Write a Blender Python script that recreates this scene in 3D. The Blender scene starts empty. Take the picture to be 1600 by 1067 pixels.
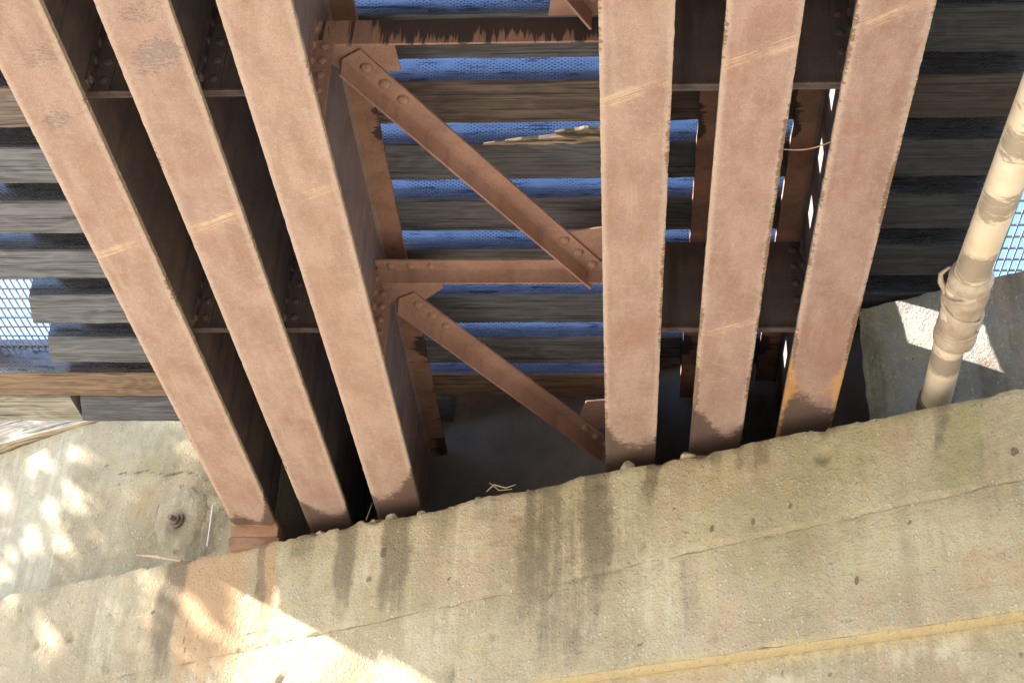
import bpy, bmesh, math, random
from mathutils import Vector, Matrix, noise as MN
random.seed(7)
sc = bpy.context.scene
C = sc.collection
CZ = 1.6                     # camera height above the ground
H = 4.2                      # underside of the girders above the camera

# ------------------------------------------------------------------ camera geometry
F = 2300.0
VX, VY = 967.0, 2000.0       # where lines along the bridge meet
aX = Vector((1, 0, (VX-800)/F)).normalized()
aY = Vector((VX-800, -(VY-533.5), -F)).normalized()
aZ = aX.cross(aY)
RW = Matrix((aX, aY, aZ))    # camera -> world
def ray(px, py): return (RW @ Vector((px-800, -(py-533.5), -F))).normalized()
def onz(px, py, z): d = ray(px, py); return d*(z/d.z)      # camera-relative point at height z

# ------------------------------------------------------------------ object helpers
def link(name, me, mats=(), parent=None):
    o = bpy.data.objects.new(name, me); C.objects.link(o)
    if me is not None:
        for m in (mats if isinstance(mats, (list, tuple)) else [mats]): me.materials.append(m)
    if parent is not None: o.parent = parent
    return o
def tag(o, label=None, cat=None, group=None, kind=None):
    if label: o['label'] = label
    if cat: o['category'] = cat
    if group: o['group'] = group
    if kind: o['kind'] = kind
    return o
def empty(name, loc, label, cat, group=None, rz=0):
    o = bpy.data.objects.new(name, None); C.objects.link(o)
    o.location = (loc[0], loc[1], loc[2]+CZ); o.rotation_euler = (0, 0, rz); o.empty_display_size = .2
    return tag(o, label, cat, group)
def smooth(o, ang=40):
    me = o.data
    for p in me.polygons: p.use_smooth = True
    try: me.set_sharp_from_angle(angle=math.radians(ang))
    except Exception: pass
class MB:
    def __init__(s): s.v = []; s.f = []; s.m = []
    def add(s, v, f, mi=0):
        b = len(s.v); s.v += [tuple(p) for p in v]
        s.f += [tuple(i+b for i in q) for q in f]; s.m += [mi]*len(f)
    def box(s, a, b, mi=0, M=None):
        x0, y0, z0 = a; x1, y1, z1 = b
        v = [Vector(p) for p in ((x0,y0,z0),(x1,y0,z0),(x1,y1,z0),(x0,y1,z0),(x0,y0,z1),(x1,y0,z1),(x1,y1,z1),(x0,y1,z1))]
        if M is not None: v = [M @ p for p in v]
        s.add(v, [(0,3,2,1),(4,5,6,7),(0,1,5,4),(1,2,6,5),(2,3,7,6),(3,0,4,7)], mi)
    def dome(s, c, r, n, h=.6, seg=12, mi=0):            # rivet / bolt head pointing along n
        n = Vector(n).normalized(); u = n.orthogonal().normalized(); w = n.cross(u); c = Vector(c)
        v = []; f = []
        rings = 4
        for k in range(rings):
            a = k/rings*math.pi/2
            for i in range(seg):
                t = 2*math.pi*i/seg
                v.append(c + (u*math.cos(t)+w*math.sin(t))*r*math.cos(a) + n*(r*h*math.sin(a)))
        v.append(c+n*r*h)
        for k in range(rings-1):
            for i in range(seg):
                j = (i+1) % seg; f.append((k*seg+i, k*seg+j, (k+1)*seg+j, (k+1)*seg+i))
        for i in range(seg): f.append(((rings-1)*seg+i, (rings-1)*seg+(i+1) % seg, len(v)-1))
        s.add(v, f, mi)
    def tube(s, pts, rad, seg=10, mi=0, cap=True):
        pts = [Vector(p) for p in pts]
        if not isinstance(rad, (list, tuple)): rad = [rad]*len(pts)
        v = []; f = []; u = None
        for i, p in enumerate(pts):
            d = (pts[min(i+1, len(pts)-1)]-pts[max(i-1, 0)]).normalized()
            if u is None: u = d.orthogonal().normalized()
            u = (u-d*u.dot(d)).normalized(); w = d.cross(u)
            for k in range(seg):
                a = 2*math.pi*k/seg; v.append(p+(u*math.cos(a)+w*math.sin(a))*rad[i])
        for i in range(len(pts)-1):
            for k in range(seg):
                j = (k+1) % seg; f.append((i*seg+k, i*seg+j, (i+1)*seg+j, (i+1)*seg+k))
        if cap: f.append(tuple(range(seg))[::-1]); f.append(tuple((len(pts)-1)*seg+k for k in range(seg)))
        s.add(v, f, mi)
    def prism(s, prof, fr, mi=0):                         # prof: 2D outline, fr: list of frames (origin,u,v)
        n = len(prof); v = []; f = []
        for (o, u, w) in fr:
            for (a, b) in prof: v.append(Vector(o)+Vector(u)*a+Vector(w)*b)
        for i in range(len(fr)-1):
            for k in range(n):
                j = (k+1) % n; f.append((i*n+k, i*n+j, (i+1)*n+j, (i+1)*n+k))
        f.append(tuple(range(n))[::-1]); f.append(tuple((len(fr)-1)*n+k for k in range(n)))
        s.add(v, f, mi)
    def build(s, name, mats, parent=None, sm=None):
        me = bpy.data.meshes.new(name); me.from_pydata(s.v, [], s.f); me.update()
        o = link(name, me, mats, parent)
        me.polygons.foreach_set('material_index', s.m)
        bm = bmesh.new(); bm.from_mesh(me); bmesh.ops.recalc_face_normals(bm, faces=bm.faces); bm.to_mesh(me); bm.free()
        if sm: smooth(o, sm)
        return o
def lattice(xs, ys, zs, deform=None):
    """surface of a box subdivided at the given coordinates; deform(x,y,z,i,j,k)->(x,y,z)"""
    idx = {}; v = []; f = []
    nx, ny, nz = len(xs)-1, len(ys)-1, len(zs)-1
    def V(i, j, k):
        q = idx.get((i, j, k))
        if q is None:
            p = (xs[i], ys[j], zs[k])
            if deform: p = deform(*p, i, j, k)
            q = idx[(i, j, k)] = len(v); v.append(p)
        return q
    for i in range(nx):
        for j in range(ny):
            f.append((V(i,j,0), V(i,j+1,0), V(i+1,j+1,0), V(i+1,j,0)))
            f.append((V(i,j,nz), V(i+1,j,nz), V(i+1,j+1,nz), V(i,j+1,nz)))
        for k in range(nz):
            f.append((V(i,0,k), V(i+1,0,k), V(i+1,0,k+1), V(i,0,k+1)))
            f.append((V(i,ny,k), V(i,ny,k+1), V(i+1,ny,k+1), V(i+1,ny,k)))
    for j in range(ny):
        for k in range(nz):
            f.append((V(0,j,k), V(0,j,k+1), V(0,j+1,k+1), V(0,j+1,k)))
            f.append((V(nx,j,k), V(nx,j+1,k), V(nx,j+1,k+1), V(nx,j,k+1)))
    return v, f
def lin(a, b, n): return [a+(b-a)*i/n for i in range(n+1)]
def steps(a, b, d): return lin(a, b, max(1, int(round((b-a)/d))))
def attr(o, name, fn):
    me = o.data; at = me.attributes.new(name, 'FLOAT', 'POINT')
    at.data.foreach_set('value', [float(fn(v.co)) for v in me.vertices])
def fbm(x, y, z=0., o=4): return MN.fractal(Vector((x, y, z)), 1.0, 2.0, o)
def nz1(x, y, z=0.): return MN.noise(Vector((x, y, z)))
def sst(a, b, x):
    t = min(1, max(0, (x-a)/(b-a))) if a != b else float(x > a)
    return t*t*(3-2*t)

# ------------------------------------------------------------------ the abutment's skewed frame
ZS = H-.12                                             # top front edge of the bearing seat
p_a, p_b = onz(0, 930, ZS), onz(1600, 600, ZS)
T = (p_b-p_a).normalized(); P0 = onz(380, 855, ZS); P0.z = 0
NB = Vector((-T.y, T.x, 0))                            # into the wall
RZ = math.atan2(T.y, T.x)
def wall_xyz(s, d, z): return P0+T*s+NB*d+Vector((0, 0, z))
def wpx(px, py, d=0.):                                 # a pixel -> (s, z) on the plane d behind the front face
    q = ray(px, py); k = ((P0+NB*d).dot(NB))/q.dot(NB); p = q*k-P0
    return p.dot(T), (q*k).z

JS, JZ = wpx(500, 990); _js, _jz = wpx(1600, 750); JK = (_jz-JZ)/(_js-JS)      # the pour joint on the wall face

# ------------------------------------------------------------------ material helpers
class NT:
    def __init__(s, name):
        s.mat = bpy.data.materials.new(name); s.mat.use_nodes = True
        s.t = s.mat.node_tree; s.b = s.t.nodes['Principled BSDF']; s.co = None
    def n(s, typ, **kw):
        nd = s.t.nodes.new(typ)
        for k, v in kw.items(): setattr(nd, k, v)
        return nd
    def set(s, sock, val):
        if hasattr(val, 'is_linked') or isinstance(val, bpy.types.NodeSocket): s.t.links.new(val, sock)
        else:
            if sock.type == 'RGBA' and len(val) == 3: val = (*val, 1)
            sock.default_value = val
    def obj(s):
        if s.co is None: s.co = s.n('ShaderNodeTexCoord').outputs['Object']
        return s.co
    def map(s, scale, co=None, loc=(0,0,0), rot=(0,0,0)):
        m = s.n('ShaderNodeMapping'); s.set(m.inputs[0], co or s.obj())
        m.inputs['Scale'].default_value = scale; m.inputs['Location'].default_value = loc; m.inputs['Rotation'].default_value = rot
        return m.outputs[0]
    def noise(s, scale, detail=4, rough=.55, co=None, dist=0):
        nd = s.n('ShaderNodeTexNoise'); s.set(nd.inputs['Vector'], co or s.obj())
        nd.inputs['Scale'].default_value = scale; nd.inputs['Detail'].default_value = detail
        nd.inputs['Roughness'].default_value = rough; nd.inputs['Distortion'].default_value = dist
        return nd.outputs['Fac']
    def voro(s, scale, co=None, feat='F1', rnd=1, out='Distance'):
        nd = s.n('ShaderNodeTexVoronoi', feature=feat); s.set(nd.inputs['Vector'], co or s.obj())
        nd.inputs['Scale'].default_value = scale; nd.inputs['Randomness'].default_value = rnd
        return nd.outputs[out]
    def ramp(s, fac, a, b, ca=0., cb=1.):
        nd = s.n('ShaderNodeMapRange', interpolation_type='SMOOTHSTEP'); nd.clamp = True
        s.set(nd.inputs[0], fac)
        for i, v in zip((1, 2, 3, 4), (a, b, ca, cb)): s.set(nd.inputs[i], v)
        return nd.outputs[0]
    def m(s, op, a, b=0., c=None):
        nd = s.n('ShaderNodeMath', operation=op); s.set(nd.inputs[0], a); s.set(nd.inputs[1], b)
        if c is not None: s.set(nd.inputs[2], c)
        return nd.outputs[0]
    def mul(s, a, b): return s.m('MULTIPLY', a, b)
    def add(s, a, b): return s.m('ADD', a, b)
    def mix(s, fac, a, b, mode='MIX'):
        nd = s.n('ShaderNodeMix', data_type='RGBA', blend_type=mode); s.set(nd.inputs[0], fac)
        s.set(nd.inputs[6], a); s.set(nd.inputs[7], b); return nd.outputs[2]
    def at(s, name): return s.n('ShaderNodeAttribute', attribute_name=name).outputs['Fac']
    def bump(s, h, dist, strength=1, prev=None):
        nd = s.n('ShaderNodeBump'); s.set(nd.inputs['Height'], h)
        nd.inputs['Distance'].default_value = dist; nd.inputs['Strength'].default_value = strength
        if prev is not None: s.set(nd.inputs['Normal'], prev)
        return nd.outputs[0]
    def out(s, col, rough=.8, normal=None, metal=0, spec=None):
        s.set(s.b.inputs['Base Color'], col); s.set(s.b.inputs['Roughness'], rough)
        s.set(s.b.inputs['Metallic'], metal)
        if normal is not None: s.set(s.b.inputs['Normal'], normal)
        if spec is not None: s.set(s.b.inputs['Specular IOR Level'], spec)
        return s.mat

def mat_flange():
    t = NT('rusty flange steel')
    ocol = t.n('ShaderNodeObjectInfo').outputs['Color']
    rnd = t.n('ShaderNodeObjectInfo').outputs['Random']
    sh = t.n('ShaderNodeVectorMath', operation='ADD'); t.set(sh.inputs[0], t.obj())
    cmb = t.n('ShaderNodeCombineXYZ'); t.set(cmb.inputs[2], t.mul(rnd, 37.)); t.set(sh.inputs[1], cmb.outputs[0])
    co = sh.outputs[0]
    big = t.noise(4.5, 5, .6, t.map((1.6, .7, 1), co)); mid = t.noise(26, 4, .6, co); fine = t.noise(240, 3, .7, co)
    c = t.mix(t.ramp(big, .3, .7), (.255, .160, .118), (.335, .225, .172))
    c = t.mix(t.mul(t.ramp(mid, .45, .75), .45), c, (.385, .275, .215))
    c = t.mix(t.mul(t.ramp(t.noise(2.2, 3, .5, co), .5, .72), .55), c, (.255, .135, .095))
    c = t.mix(1., c, ocol, 'MULTIPLY')
    c = t.mix(t.mul(t.ramp(fine, .5, .72), .5), c, (.15, .08, .055))
    c = t.mix(t.mul(t.ramp(t.noise(75, 4, .7, co), .54, .72), .4), c, (.17, .095, .068))
    c = t.mix(t.mul(t.ramp(t.noise(1, 4, .6, t.map((14, 2, 9), co)), .5, .75), .3), c, (.40, .30, .235))
    c = t.mix(t.mul(t.ramp(t.noise(170, 2, .6, t.map((1, 1, 1), co, (4, 2, 1))), .62, .8), .5), c, (.52, .38, .27))
    spk = t.voro(120, co); spc = t.voro(120, co, out='Color'); ss = t.n('ShaderNodeSeparateColor'); t.set(ss.inputs[0], spc)
    c = t.mix(t.mul(t.mul(t.ramp(spk, .2, .42, 1., 0.), t.ramp(ss.outputs[0], .45, .9)), .5), c, (.125, .068, .045))
    c = t.mix(t.mul(t.mul(t.ramp(spk, .2, .42, 1., 0.), t.ramp(ss.outputs[1], .6, 1.)), .45), c, (.50, .36, .26))
    rr_ = t.noise(9, 5, .7, t.map((1, .45, 1), co)); c = t.mix(t.mul(t.ramp(rr_, .55, .72), .4), c, (.22, .105, .06))
    # pale, crusted edges
    ed = t.at('edge')
    pale = t.ramp(t.add(ed, t.mul(t.m('SUBTRACT', t.noise(38, 4, .6, co), .5), .8)), .45, 1.0)
    c = t.mix(t.mul(pale, .5), c, (.43, .33, .255))
    # dark fingers reaching in from the edge
    fing = t.add(t.mul(t.noise(1, 5, .7, t.map((9, 46, 9), co)), .65), t.mul(t.noise(1, 4, .6, t.map((5, 11, 5), co, (2, 9, 1))), .35))
    dk = t.ramp(t.add(t.add(ed, t.at('crust')), t.mul(t.m('SUBTRACT', fing, .5), 1.5)), 1.12, 1.3)
    c = t.mix(t.mul(dk, .8), c, (.135, .075, .04))
    nub = t.ramp(t.add(t.at('rim'), t.mul(t.m('SUBTRACT', t.add(t.mul(t.noise(1, 3, .6, t.map((20, 48, 20), co)), .6), t.mul(t.noise(1, 3, .6, t.map((6, 9, 6), co)), .4)), .5), 4.)), 1.35, 1.6)
    c = t.mix(t.mul(nub, .75), c, (.11, .07, .04))
    nub2 = t.ramp(t.add(t.at('rim'), t.mul(t.m('SUBTRACT', t.noise(1, 3, .6, t.map((20, 55, 20), co, (0, 4.4, 0))), .5), 3.2)), 1.15, 1.35)
    c = t.mix(t.mul(nub2, .7), c, (.50, .44, .31))
    wet = t.ramp(t.add(t.at('wet'), t.add(t.mul(t.m('SUBTRACT', fing, .5), .8), t.mul(t.m('SUBTRACT', t.noise(30, 5, .7, co), .5), .9))), .5, .82)
    c = t.mix(t.mul(wet, .85), c, (.065, .04, .03))
    orange = t.ramp(t.add(t.at('orange'), t.mul(t.m('SUBTRACT', t.noise(20, 4, .6, co), .5), .9)), .5, .9)
    c = t.mix(t.mul(orange, .75), c, (.42, .22, .075))
    # scratches (thin lines running across) and grey flaked patches
    sp_ = t.n('ShaderNodeSeparateXYZ'); t.set(sp_.inputs[0], t.obj())
    cx_ = t.n('ShaderNodeCombineXYZ')
    t.set(cx_.inputs[0], t.mul(t.add(sp_.outputs[0], t.mul(sp_.outputs[1], -.5)), 3.5)); t.set(cx_.inputs[1], t.mul(t.add(sp_.outputs[1], t.mul(sp_.outputs[0], .5)), 190.)); t.set(cx_.inputs[2], t.mul(rnd, 50.))
    ln = t.noise(1, 3, .6, cx_.outputs[0])
    scr = t.mul(t.mul(t.at('scratch'), t.ramp(ln, .44, .66)), t.ramp(t.noise(7, 3, .6, co), .3, .6))
    c = t.mix(scr, c, (.66, .48, .27))
    fl = t.ramp(t.add(t.at('flake'), t.mul(t.m('SUBTRACT', t.noise(1, 5, .65, t.map((34, 95, 20), co)), .5), 2.6)), .86, .94)
    c = t.mix(t.mul(fl, .62), c, (.165, .15, .14))
    hgt = t.add(t.add(t.mul(fine, .35), t.mul(mid, .7)), t.add(t.mul(t.add(dk, t.add(nub, nub2)), .8), t.mul(fl, -.6)))
    return t.out(c, .82, t.bump(hgt, .004, .8), 0, .25)

def mat_steel(name, a, b, dark=.35, drip=True, dm=(8, 52, 8)):
    t = NT(name)
    big = t.noise(3, 5, .6); fine = t.noise(150, 3, .7)
    c = t.mix(t.ramp(big, .3, .7), a, b)
    st = t.noise(1, 4, .6, t.map((7, 9, .7)))
    c = t.mix(t.mul(t.ramp(st, .5, .72), dark), c, (.04, .028, .024))
    c = t.mix(t.mul(t.ramp(t.noise(9, 4, .6), .55, .75), .4), c, (.22, .10, .05))
    c = t.mix(t.mul(t.ramp(t.noise(70, 4, .7), .5, .7), .55), c, (.10, .062, .046))
    c = t.mix(t.mul(t.ramp(fine, .56, .75), .4), c, (.36, .22, .16))
    if drip:
        dn_ = t.add(t.mul(t.noise(1, 4, .65, t.map(dm)), .3), t.mul(t.noise(1, 5, .7, t.map(tuple(q*.22 for q in dm), None, (3, 5, 7))), .7))
        d = t.ramp(t.add(t.at('drip'), t.mul(t.m('SUBTRACT', dn_, .5), 2.7)), .52, .66)
        c = t.mix(t.mul(d, .9), c, (.022, .017, .016))
    return t.out(c, .75, t.bump(t.add(t.mul(fine, .4), t.noise(25, 4)), .004, .7), 0, .3)

def mat_wood(incised):
    t = NT('incised creosoted timber face' if incised else 'weathered timber')
    oi = t.n('ShaderNodeObjectInfo'); col = oi.outputs['Color']
    sh = t.n('ShaderNodeVectorMath', operation='ADD'); t.set(sh.inputs[0], t.obj())
    cmb = t.n('ShaderNodeCombineXYZ'); t.set(cmb.inputs[0], t.mul(oi.outputs['Random'], 53.)); t.set(cmb.inputs[1], t.mul(oi.outputs['Random'], 7.))
    t.set(sh.inputs[1], cmb.outputs[0]); co = sh.outputs[0]
    g1 = t.noise(1, 6, .65, t.map((1.1, 26, 26), co), .6)
    g2 = t.noise(1, 4, .7, t.map((2.2, 70, 70), co))
    wob = t.noise(1, 3, .5, t.map((.9, 3, 3), co))                      # growth rings bend round knots
    ring = t.m('SINE', t.add(t.mul(wob, 75.), t.mul(g1, 9.)))
    grain = t.add(t.mul(g1, .42), t.add(t.mul(g2, .52), t.mul(t.ramp(ring, -1., 1.), .06)))
    tn = t.n('ShaderNodeCombineColor')
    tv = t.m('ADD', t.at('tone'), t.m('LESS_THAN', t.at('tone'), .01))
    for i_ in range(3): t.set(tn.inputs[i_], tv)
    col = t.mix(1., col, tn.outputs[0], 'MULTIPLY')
    dk = t.mix(1., col, (.6, .58, .58), 'MULTIPLY'); lt = t.mix(1., col, (1.3, 1.29, 1.28), 'MULTIPLY')
    c = t.mix(t.ramp(grain, .4, .6), dk, lt)
    blot = t.noise(1, 4, .6, t.map((2.2, 5, 5), co))
    c = t.mix(t.mul(t.ramp(blot, .48, .7), .3), c, dk)
    crk = t.ramp(t.noise(1, 3, .5, t.map((1.3, 60, 60), co, (3, 1, 2))), .33, .4, 1., 0.)
    c = t.mix(t.mul(crk, .8), c, (.012, .01, .01))
    h = t.add(t.mul(grain, 1.), t.mul(crk, -1.2))
    nrm = t.bump(h, .006, .8)
    if incised:
        sx = t.n('ShaderNodeSeparateXYZ'); t.set(sx.inputs[0], t.obj())
        wob = t.noise(6, 2)
        u = t.m('SINE', t.mul(sx.outputs[0], 2*math.pi/.034)); 
        v = t.m('SINE', t.add(t.mul(sx.outputs[2], 2*math.pi/.024), t.mul(wob, 3)))
        dots = t.mul(t.ramp(t.mul(u, v), .3, .8), t.ramp(t.noise(5, 3), .35, .6))
        c = t.mix(.8, c, t.mix(t.at('sky_tint'), (.03, .033, .045), (.037, .07, .17)))  # sky reflection painted blue into the base colour, duller at the covered sides
        c = t.mix(t.mul(dots, .85), c, (.006, .007, .01))
        tar = t.noise(1, 5, .7, t.map((5, 40, 40), co))
        c = t.mix(t.mul(t.ramp(tar, .55, .66), .85), c, (.012, .012, .016))
        rough_b = t.noise(1, 5, .75, t.map((10, 70, 70), co)); sp_ = t.noise(1, 2, .5, t.map((60, 160, 160), co))
        nrm = t.bump(t.add(t.add(t.mul(dots, -.5), t.mul(rough_b, .5)), t.mul(sp_, .35)), .0022, .8)
        dull = t.m('MAXIMUM', dots, t.mul(t.ramp(tar, .52, .64), .9)); gl = t.m('SUBTRACT', 1., t.mul(dull, .9))
        t.set(t.b.inputs['Coat Weight'], gl); t.b.inputs['Coat Roughness'].default_value = .1; t.b.inputs['Coat IOR'].default_value = 1.6; t.b.inputs['IOR'].default_value = 1.7
        t.set(t.b.inputs['Coat Normal'], nrm)
        return t.out(c, t.ramp(g2, .35, .7, .15, .35), nrm, 0, t.mul(gl, .8))
    return t.out(c, .72, nrm, 0, .3)

def mat_concrete(name, warm=(.455, .37, .235), cool=(.315, .25, .152), lines=()):
    t = NT(name)
    n1 = t.noise(1.7, 5, .6); n2 = t.noise(9, 5, .65); n3 = t.noise(60, 4, .7); n4 = t.noise(220, 2, .6)
    c = t.mix(t.ramp(t.add(t.mul(n1, .6), t.mul(t.noise(1, 5, .6, t.map((2.3, 2.3, .8), None, (9, 3, 1))), .4)), .36, .62), cool, warm)
    c = t.mix(t.mul(t.ramp(n2, .45, .75), .5), c, (.45, .38, .27))
    tp = t.noise(1, 4, .6, t.map((2.6, 2.6, 1.2), None, (21, 2, 5))); c = t.mix(t.mul(t.ramp(tp, .5, .66), .5), c, (.43, .30, .205))
    to_ = t.noise(1, 4, .6, t.map((2.2, 2.2, 1.0), None, (3, 31, 8))); c = t.mix(t.mul(t.ramp(to_, .52, .7), .28), c, (.31, .27, .13))
    # exposed aggregate: pale and dark pebbles
    pb = t.voro(34, t.map((1, 1, .8))); pc = t.voro(34, t.map((1, 1, .8)), out='Color')
    sep = t.n('ShaderNodeSeparateColor'); t.set(sep.inputs[0], pc)
    peb = t.mul(t.ramp(pb, .22, .34, 1., 0.), t.ramp(sep.outputs[0], .5, .54))
    peb = t.mul(peb, t.ramp(t.noise(3.3, 3), .34, .55))
    c = t.mix(t.mul(peb, .72), c, t.mix(sep.outputs[1], (.60, .54, .43), (.40, .40, .36)))
    pb2 = t.voro(75); 
    c = t.mix(t.mul(t.mul(t.ramp(pb2, .16, .3, 1., 0.), t.ramp(n2, .42, .62)), .6), c, (.62, .56, .45))
    c = t.mix(t.mul(t.ramp(n3, .54, .7), .5), c, (.21, .165, .105))
    c = t.mix(t.mul(t.ramp(t.noise(18, 3, .5, t.map((1, 1, 1), None, (5, 5, 5))), .69, .74), .7), c, (.12, .095, .07))
    # vertical run-off streaks
    sk = t.noise(1, 5, .6, t.map((4.2, 4.2, .28)))
    c = t.mix(t.mul(t.ramp(sk, .5, .72), .35), c, (.25, .20, .13))
    sk2 = t.noise(1, 5, .65, t.map((15, 15, .9), None, (7, 0, 0)))
    c = t.mix(t.mul(t.ramp(sk2, .52, .75), .25), c, (.55, .49, .38))
    # individual stains, plus painted light: ledge bounce and the paler wall end
    br = t.m('SUBTRACT', t.noise(13, 5, .65), .5)
    for nm, col, k in (('rust', (.40, .24, .125), .8), ('moss', (.26, .23, .10), .55), ('pale', (.56, .49, .35), .65), ('dark', (.145, .11, .072), .76), ('bounce_yellow', (.54, .43, .23), .7)):
        a = t.at(nm)
        f = t.mul(t.ramp(t.add(a, t.mul(t.add(t.mul(br, 1.0), t.mul(t.m('SUBTRACT', sk2, .5), 1.3)), t.ramp(a, 0., .35))), .06, .85), k)
        c = t.mix(f, c, col)
    if lines:
        sx = t.n('ShaderNodeSeparateXYZ'); t.set(sx.inputs[0], t.obj())
        for (za, k_, wv_, th_, st_) in lines:
            d = t.m('SUBTRACT', sx.outputs[2], t.add(za, t.mul(sx.outputs[0], k_)))
            d = t.m('ABSOLUTE', t.add(d, t.mul(t.m('SUBTRACT', t.noise(1, 5, .7, t.map((2.2, 1, 3))), .5), wv_)))
            ln = t.mul(t.ramp(d, th_*.4, th_, 1., 0.), t.ramp(t.noise(1, 4, .7, t.map((2.6, 1, 1), None, (za, 0, 0))), .4, .62))
            c = t.mix(t.mul(ln, st_), c, (.08, .06, .04))
    ck = t.at('crack')
    c = t.mix(t.mul(t.ramp(t.add(ck, t.mul(t.m('SUBTRACT', t.noise(14, 4, .7), .5), .9)), .45, .8), .75), c, (.10, .075, .05))
    n5 = t.noise(28, 5, .75)
    c = t.mix(t.mul(t.ramp(n5, .3, .46, 1., 0.), .42), c, (.19, .145, .085))
    c = t.mix(t.mul(t.ramp(n4, .6, .78), .35), c, (.58, .50, .36))
    c = t.mix(t.mul(t.ramp(n4, .25, .4, 1., 0.), .4), c, (.16, .125, .08))
    h = t.add(t.add(t.mul(n2, .9), t.mul(n3, .9)), t.add(t.add(t.mul(peb, .5), t.mul(n5, 1.1)), t.mul(n4, .22)))
    return t.out(c, .93, t.bump(h, .016, .9), 0, .2)

M_FL = mat_flange()
M_WEB = mat_steel('dark rusted web steel', (.14, .11, .104), (.225, .168, .142), .5, False)
M_TOP = mat_steel('brown rusted steel with black drips', (.20, .105, .07), (.28, .155, .10), .35)
M_BR = mat_steel('rust brown bracing steel', (.22, .118, .084), (.295, .168, .122), .25, True, (48, 48, 3.5))
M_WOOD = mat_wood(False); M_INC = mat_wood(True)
M_CON = mat_concrete('stained board formed concrete', lines=((JZ-JK*JS, JK, .08, .0065, .6), (2.965, .008, .12, .004, .35)))
M_GREY = mat_concrete('grey concrete', (.37, .345, .31), (.21, .20, .19))  # greyer, darker concrete than the front wall
def mat_simple(name, a, b, scale=8, rough=.7, bump=.003, fine=120, metal=0):
    t = NT(name); n1 = t.noise(scale, 5, .6); n2 = t.noise(fine, 3, .6)
    c = t.mix(t.ramp(n1, .3, .7), a, b); c = t.mix(t.mul(t.ramp(n2, .5, .8), .4), c, tuple(x*.5 for x in a))
    return t.out(c, rough, t.bump(t.add(n1, t.mul(n2, .4)), bump, .7), metal)
M_RECESS_SHADE = mat_simple('shade dark concrete', (.09, .083, .084), (.14, .125, .115), 3, .9, .01, 60)  # shade of the recess put into a darker concrete colour
M_BOLT = mat_simple('rusty bolt', (.10, .07, .05), (.2, .13, .09))
M_WIRE = mat_simple('galvanised wire', (.14, .15, .17), (.22, .23, .25), 20, .5, .0005)
M_RWIRE = mat_simple('rusty wire', (.3, .15, .08), (.4, .22, .12), 20, .6, .0005)
M_STONE = mat_simple('stone', (.30, .20, .14), (.46, .36, .26), 12, .9, .01)
M_STONE2 = mat_simple('tan stone', (.27, .215, .145), (.40, .33, .24), 12, .9, .01)
M_TWIG = mat_simple('dry twig', (.32, .24, .14), (.48, .36, .2), 30, .8, .002)
M_ROD = mat_simple('pale rod', (.55, .52, .46), (.66, .62, .56), 30, .6, .001)
M_MORT = mat_concrete('mortar', (.39, .315, .20), (.31, .245, .15))
M_STRAP = mat_simple('dirty wrapping tape', (.30, .22, .15), (.44, .35, .26), 10, .6, .004, 70)
def mat_pipe():
    t = NT('dirty cream pipe')
    c = t.mix(t.ramp(t.noise(5, 5, .6), .3, .7), (.54, .43, .30), (.64, .53, .39))
    c = t.mix(t.mul(t.ramp(t.noise(1, 5, .6, t.map((4, 14, 4))), .5, .75), .5), c, (.50, .36, .22))
    ring = t.noise(1, 6, .75, t.map((13, 42, 13)))
    d = t.ramp(t.add(t.at('grime'), t.mul(t.m('SUBTRACT', ring, .5), 1.8)), .55, .78)
    c = t.mix(t.mul(d, .8), c, (.21, .165, .12))
    c = t.mix(t.mul(t.ramp(t.noise(130, 3, .6), .58, .8), .4), c, (.34, .25, .16))
    return t.out(c, .55, t.bump(t.noise(30, 4), .002, .6), 0, .4)
M_PIPE = mat_pipe()
def mat_ground():
    t = NT('pale gravel ground')
    c = t.mix(t.ramp(t.noise(.35, 6, .6), .3, .7), (.31, .285, .245), (.40, .37, .325))
    c = t.mix(t.mul(t.ramp(t.voro(14), .1, .5, 1., 0.), .5), c, (.5, .45, .37))
    sx = t.n('ShaderNodeSeparateXYZ'); t.set(sx.inputs[0], t.obj())
    wob = t.mul(t.m('SUBTRACT', t.noise(.5, 5, .65), .5), 5.)
    added_grass = t.m('MAXIMUM', t.ramp(t.add(sx.outputs[1], wob), -1., -3.), t.ramp(t.add(sx.outputs[0], wob), 5.5, 7.5))  # unseen dark grass added behind and right to cut the bounce light
    gc = t.mix(t.ramp(t.noise(3, 5, .7), .3, .7), (.05, .065, .022), (.12, .11, .05))
    c = t.mix(t.mul(added_grass, .75), c, gc)
    return t.out(c, .95, t.bump(t.voro(14), .02, .8))
M_GROUND = mat_ground()
M_LEAF = mat_simple('leaves', (.045, .085, .02), (.09, .13, .035), 3, .6, .0005)
M_BARK = mat_simple('bark', (.10, .07, .05), (.17, .12, .08), 9, .9, .02)
M_EARTH = mat_simple('earth', (.16, .12, .08), (.24, .19, .13), 3, .95, .02)

# ------------------------------------------------------------------ setting: ground, embankment, sky
g = MB(); g.add([(-200,-200,0),(200,-200,0),(200,200,0),(-200,200,0)], [(0,1,2,3)])
tag(g.build('ground', M_GROUND), kind='structure')
eb = MB(); v, f = lattice(steps(-14, 12, 1), [1.75, 4, 9, 20], [-CZ-.2, 2, 3.9], lambda x, y, z, i, j, k: (x, y, z+(.18*fbm(x*.3, y*.3) if k == 2 else 0)-(max(0, -x-9)*.5 if k else 0)-(max(0, x-7)*.5 if k else 0)))
eb.add(v, f); o = eb.build('embankment', M_EARTH); o.location = (P0.x, P0.y, CZ); o.rotation_euler.z = RZ
tag(o, kind='structure')

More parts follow.
